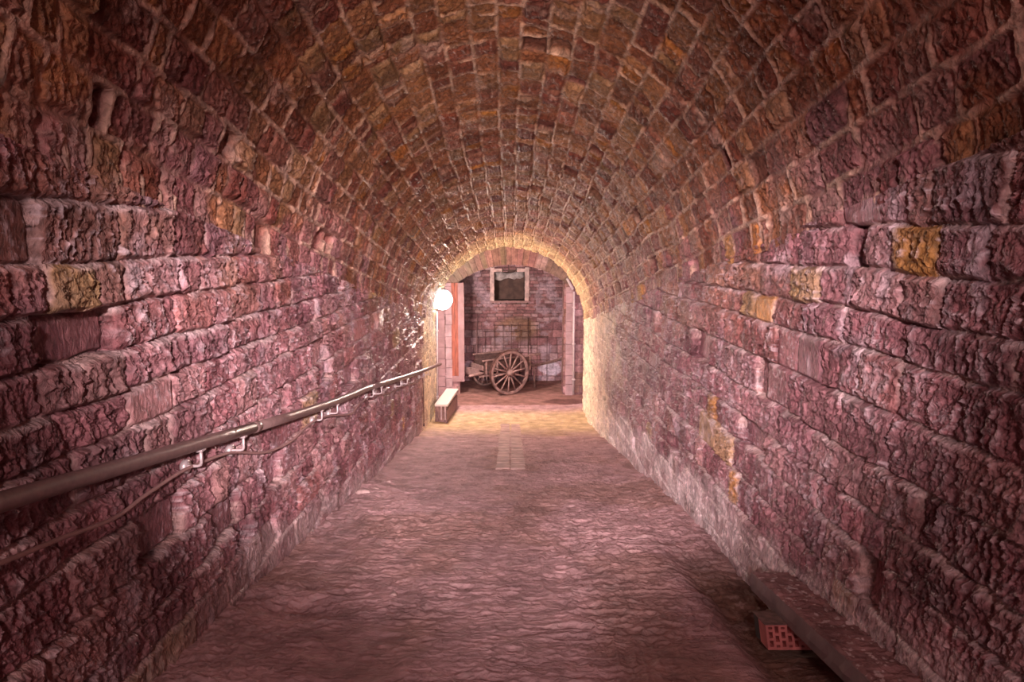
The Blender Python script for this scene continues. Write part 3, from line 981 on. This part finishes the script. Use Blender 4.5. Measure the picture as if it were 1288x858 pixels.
point('lamp_or_fill_light', LP, 17000, (1.0, .87, .80), .22, 9.0)
def fill_spot(loc, aim, power, col, half, blend=1.0, r=.15):
    l = bpy.data.lights.new('fill_spot_light', 'SPOT'); l.energy = power; l.color = col; l.shadow_soft_size = r
    l.spot_size = math.radians(half * 2); l.spot_blend = blend
    o = bpy.data.objects.new('fill_spot_light', l); COL.objects.link(o)
    o.location = loc; o.rotation_euler = (Vector(aim) - Vector(loc)).to_track_quat('-Z', 'Y').to_euler()
    return o


# added unseen fill lights: behind the viewer, and round the chamber's corners
FY = -3.6
fz = float(zfloor(FY))
PINK = (1.0, .80, .80)
fill_spot((-1.1, FY, fz + 2.3), (1.6, 7.5, float(zfloor(7.5)) + 1.2), 8800, PINK, 11.5)
fill_spot((1.1, FY, fz + 2.3), (-1.6, 7.5, float(zfloor(7.5)) + 1.2), 10500, PINK, 11.5)
fill_spot((0, FY, fz + .5), (0, 9.0, float(zspring(9.0)) + 1.6), 3600, (1.0, .80, .64), 12)
fill_spot((0, FY, fz + 2.6), (0, 8.5, float(zfloor(8.5))), 4600, PINK, 10)
point('lamp_or_fill_light', (0, -2.6, fz + 2.4), 450, (1.0, .82, .80), .18, 8.0)  # fill added behind the viewer, no fixture
point('lamp_or_fill_light', (2.75, 15.4, 2.9), 75, (1.0, .78, .86), .18)  # chamber fill, added out of view
point('lamp_or_fill_light', (-2.75, 15.4, 2.9), 20, (1.0, .78, .86), .18)

# ------------------------------------------------------------------ slab, brick and tile at the lower right
def slab():
    x0, x1 = 1.395, 1.615; y0, y1 = 2.2, 3.72
    g = empty('stone_slab', (1.45, 3.0, float(zfloor(3.0))), 'long dark grey slab with crumbly earthen top along the foot of the right wall', 'slab')
    # top plane parallel to the slope, h below the axis 1.28; thickness .11
    U, V = np.meshgrid(np.linspace(x0, x1, 70), np.linspace(y0, y1, 260))
    zt = E - SL * V - 1.282
    crumb = 0.020 * (ridge(U * 7, V * 22, 3, 901) - .4) + .014 * (fbm(U * 30, V * 30, 3, 902) - .5)
    edge = sst(0, .02, U - x0) * sst(0, .03, y1 - V)
    Zt = zt + crumb * (.2 + .8 * edge) - .008 * (1 - edge)
    col = np.zeros(U.shape + (3,)) + np.array([.26, .14, .14]); col *= (.7 + .6 * fbm(U * 12, V * 14, 4, 903))[..., None]
    sp_ = sst(.70, .76, fbm(U * 40, V * 40, 2, 904)); col = mix(col, np.array([.5, .38, .38]), sp_)
    L0 = Vector(g.location)
    o = grid_object('earth_top', U - L0.x, V - L0.y, Zt - L0.z, col, M_floor, parent=g)
    bm = bmesh.new()
    for (a, b) in ((y0, y1 + .004),):
        vs_ = []
        for y in np.linspace(a, b, 30):
            zt_ = E - SL * y - 1.290
            n = .004 * math.sin(y * 21) + .003 * math.sin(y * 57)
            vs_.append([bm.verts.new(Vector((x, y, z)) - L0) for x, z in ((x0 - .004, zt_), (x0 - .006 + n, zt_ - .06), (x0 + .004, zt_ - .108), (x1, zt_ - .108), (x1, zt_))])
        for p, q in zip(vs_[:-1], vs_[1:]):
            for k in range(5): bm.faces.new((p[k], p[(k + 1) % 5], q[(k + 1) % 5], q[k]))
        bm.faces.new(vs_[0]); bm.faces.new(list(reversed(vs_[-1])))
    tag(finish('slab_body', bm, M_slab, g), 'smooth dark grey slab side')


slab()

# hollow clay brick: its slotted face looks up the passage, the plain top carries the slab
def clay_brick():
    yf = 3.215; xf0, xf1 = 1.288, 1.585; ht = .135; dp = .17
    zt = E - SL * yf - 1.395
    e = empty('hollow_brick', ((xf0 + xf1) / 2, yf + dp / 2, zt - ht), 'red perforated clay brick lying under the dark grey slab', 'brick')
    L0 = Vector(e.location)
    ncol = 9; nx = ncol * 5 + 2; ny = 40
    solid = np.ones((nx, ny), dtype=bool)
    for c in range(ncol):
        i0 = 2 + c * 5
        segs = [(3, 7), (11, 21), (25, 35)] if c % 2 == 0 else [(2, 13), (17, 27), (32, 36)]
        for a, b in segs: solid[i0:i0 + 3, a:b] = False
    def Q(i, j, d):
        t = j / ny
        return Vector((xf0 + (xf1 - xf0) * i / nx + .022 * t, yf + d - SL * 0, zt - ht * t - SL * d)) - L0
    bm = bmesh.new(); cache = {}
    def vv(i, j, d):
        k = (i, j, d)
        if k not in cache: cache[k] = bm.verts.new(Q(i, j, d))
        return cache[k]
    D = .10
    for i in range(nx):
        for j in range(ny):
            if solid[i, j]:
                bm.faces.new((vv(i, j, 0), vv(i, j + 1, 0), vv(i + 1, j + 1, 0), vv(i + 1, j, 0)))
                for (di, dj, a, b) in ((-1, 0, (i, j), (i, j + 1)), (1, 0, (i + 1, j), (i + 1, j + 1)), (0, -1, (i, j), (i + 1, j)), (0, 1, (i, j + 1), (i + 1, j + 1))):
                    ii, jj = i + di, j + dj
                    if ii < 0 or jj < 0 or ii >= nx or jj >= ny or not solid[ii, jj]:
                        bm.faces.new((vv(*a, 0), vv(*b, 0), vv(*b, D), vv(*a, D)))
    finish('brick_face', bm, M_clay, e)
    bm = bmesh.new()
    c = [Q(0, 0, .03), Q(nx, 0, .03), Q(nx, ny, .03), Q(0, ny, .03)]
    # solid rear and dusty top
    f = [bm.verts.new(Q(0, 0, D)), bm.verts.new(Q(nx, 0, D)), bm.verts.new(Q(nx, ny, D)), bm.verts.new(Q(0, ny, D))]
    b = [bm.verts.new(Q(0, 0, dp)), bm.verts.new(Q(nx, 0, dp)), bm.verts.new(Q(nx, ny, dp)), bm.verts.new(Q(0, ny, dp))]
    bm.faces.new(f); bm.faces.new(b)
    for k in range(4): bm.faces.new((f[k], f[(k + 1) % 4], b[(k + 1) % 4], b[k]))
    finish('brick_back', bm, M_dkin, e)  # near-black block closing the slots from behind
    bm = bmesh.new()
    U = [Q(0, 0, -.002) + Vector((-.004, 0, .0)), Q(nx, 0, -.002), Q(nx, 0, dp), Q(0, 0, dp) + Vector((-.004, 0, 0))]
    lo = [bm.verts.new(v + Vector((0, 0, .0005))) for v in U]; hi = [bm.verts.new(v + Vector((0, 0, .006))) for v in U]
    bm.faces.new(lo); bm.faces.new(hi)
    for k in range(4): bm.faces.new((lo[k], lo[(k + 1) % 4], hi[(k + 1) % 4], hi[k]))
    tag(finish('dusty_top', bm, M_tile, e), 'plain dusty brown top')


M_tile = plain('dusty_brown_top', (.15, .08, .07), rough=.8, var=.35, scale=30, bump=.6)
clay_brick()
# loose stones on the ground
rnd = random.Random(12)
peb = [(457, 622, 'loose pale stone lying against the foot of the left wall', .06), (489, 607, 'small loose stone on the ground near the left wall', .02), (495, 749, 'small pale stone lying in the middle of the near ground', .018),
       (568, 553, 'dark crumb of stone on the sand in front of the bench', .03), (472, 617, 'pale pebble beside the larger loose stone by the left wall', .028)]
for (px, py, lab, r) in peb:
    # meet the sloping ground
    y = 3.0
    for _ in range(60):
        p = P(px, py, y); dz = p.z - float(zfloor(y)); y += dz * 4 if abs(dz) > 1e-4 else 0
        y = min(max(y, 2.5), 14.5)
    p = P(px, py, y)
    bm = bmesh.new(); bmesh.ops.create_icosphere(bm, subdivisions=3, radius=r)
    ox = rnd.uniform(0, 50)
    for v in bm.verts:
        n = math.sin(v.co.x / r * 2.3 + ox) * .12 + math.sin(v.co.y / r * 3.1 + ox * 2) * .1 + math.sin(v.co.z / r * 2.7 + ox) * .08
        v.co *= 1 + n; v.co.x *= 1.3; v.co.z *= .65
    tag(finish('loose_stone', bm, M_pebble, smooth=True, loc=(p.x, p.y, float(zfloor(p.y)) + r * .35)), lab, 'stone', 'loose stones on the ground')

# ------------------------------------------------------------------ daylight, camera, view
wd = bpy.data.worlds.new('daylight'); S.world = wd; wd.use_nodes = True
bg = wd.node_tree.nodes['Background']; bg.inputs[0].default_value = (1.0, .86, .88, 1); bg.inputs[1].default_value = 1.2

cam = bpy.data.cameras.new('camera'); co = bpy.data.objects.new('camera', cam); COL.objects.link(co)
cam.sensor_width = 36.0; cam.lens = F / 1288.0 * 36.0; cam.shift_x = (644.0 - 641.0) / 1288.0
cam.clip_start = .05; cam.clip_end = 100
co.location = (0, 0, E); co.rotation_euler = (math.pi / 2 - PITCH, 0, 0)
S.camera = co
S.view_settings.view_transform = 'Standard'; S.view_settings.look = 'None'; S.view_settings.gamma = 1.0
S.view_settings.use_curve_mapping = False
S.view_settings.exposure = 0.0
try:
    S.cycles.use_denoising = True; S.cycles.max_bounces = 8; S.cycles.diffuse_bounces = 5
except Exception: pass
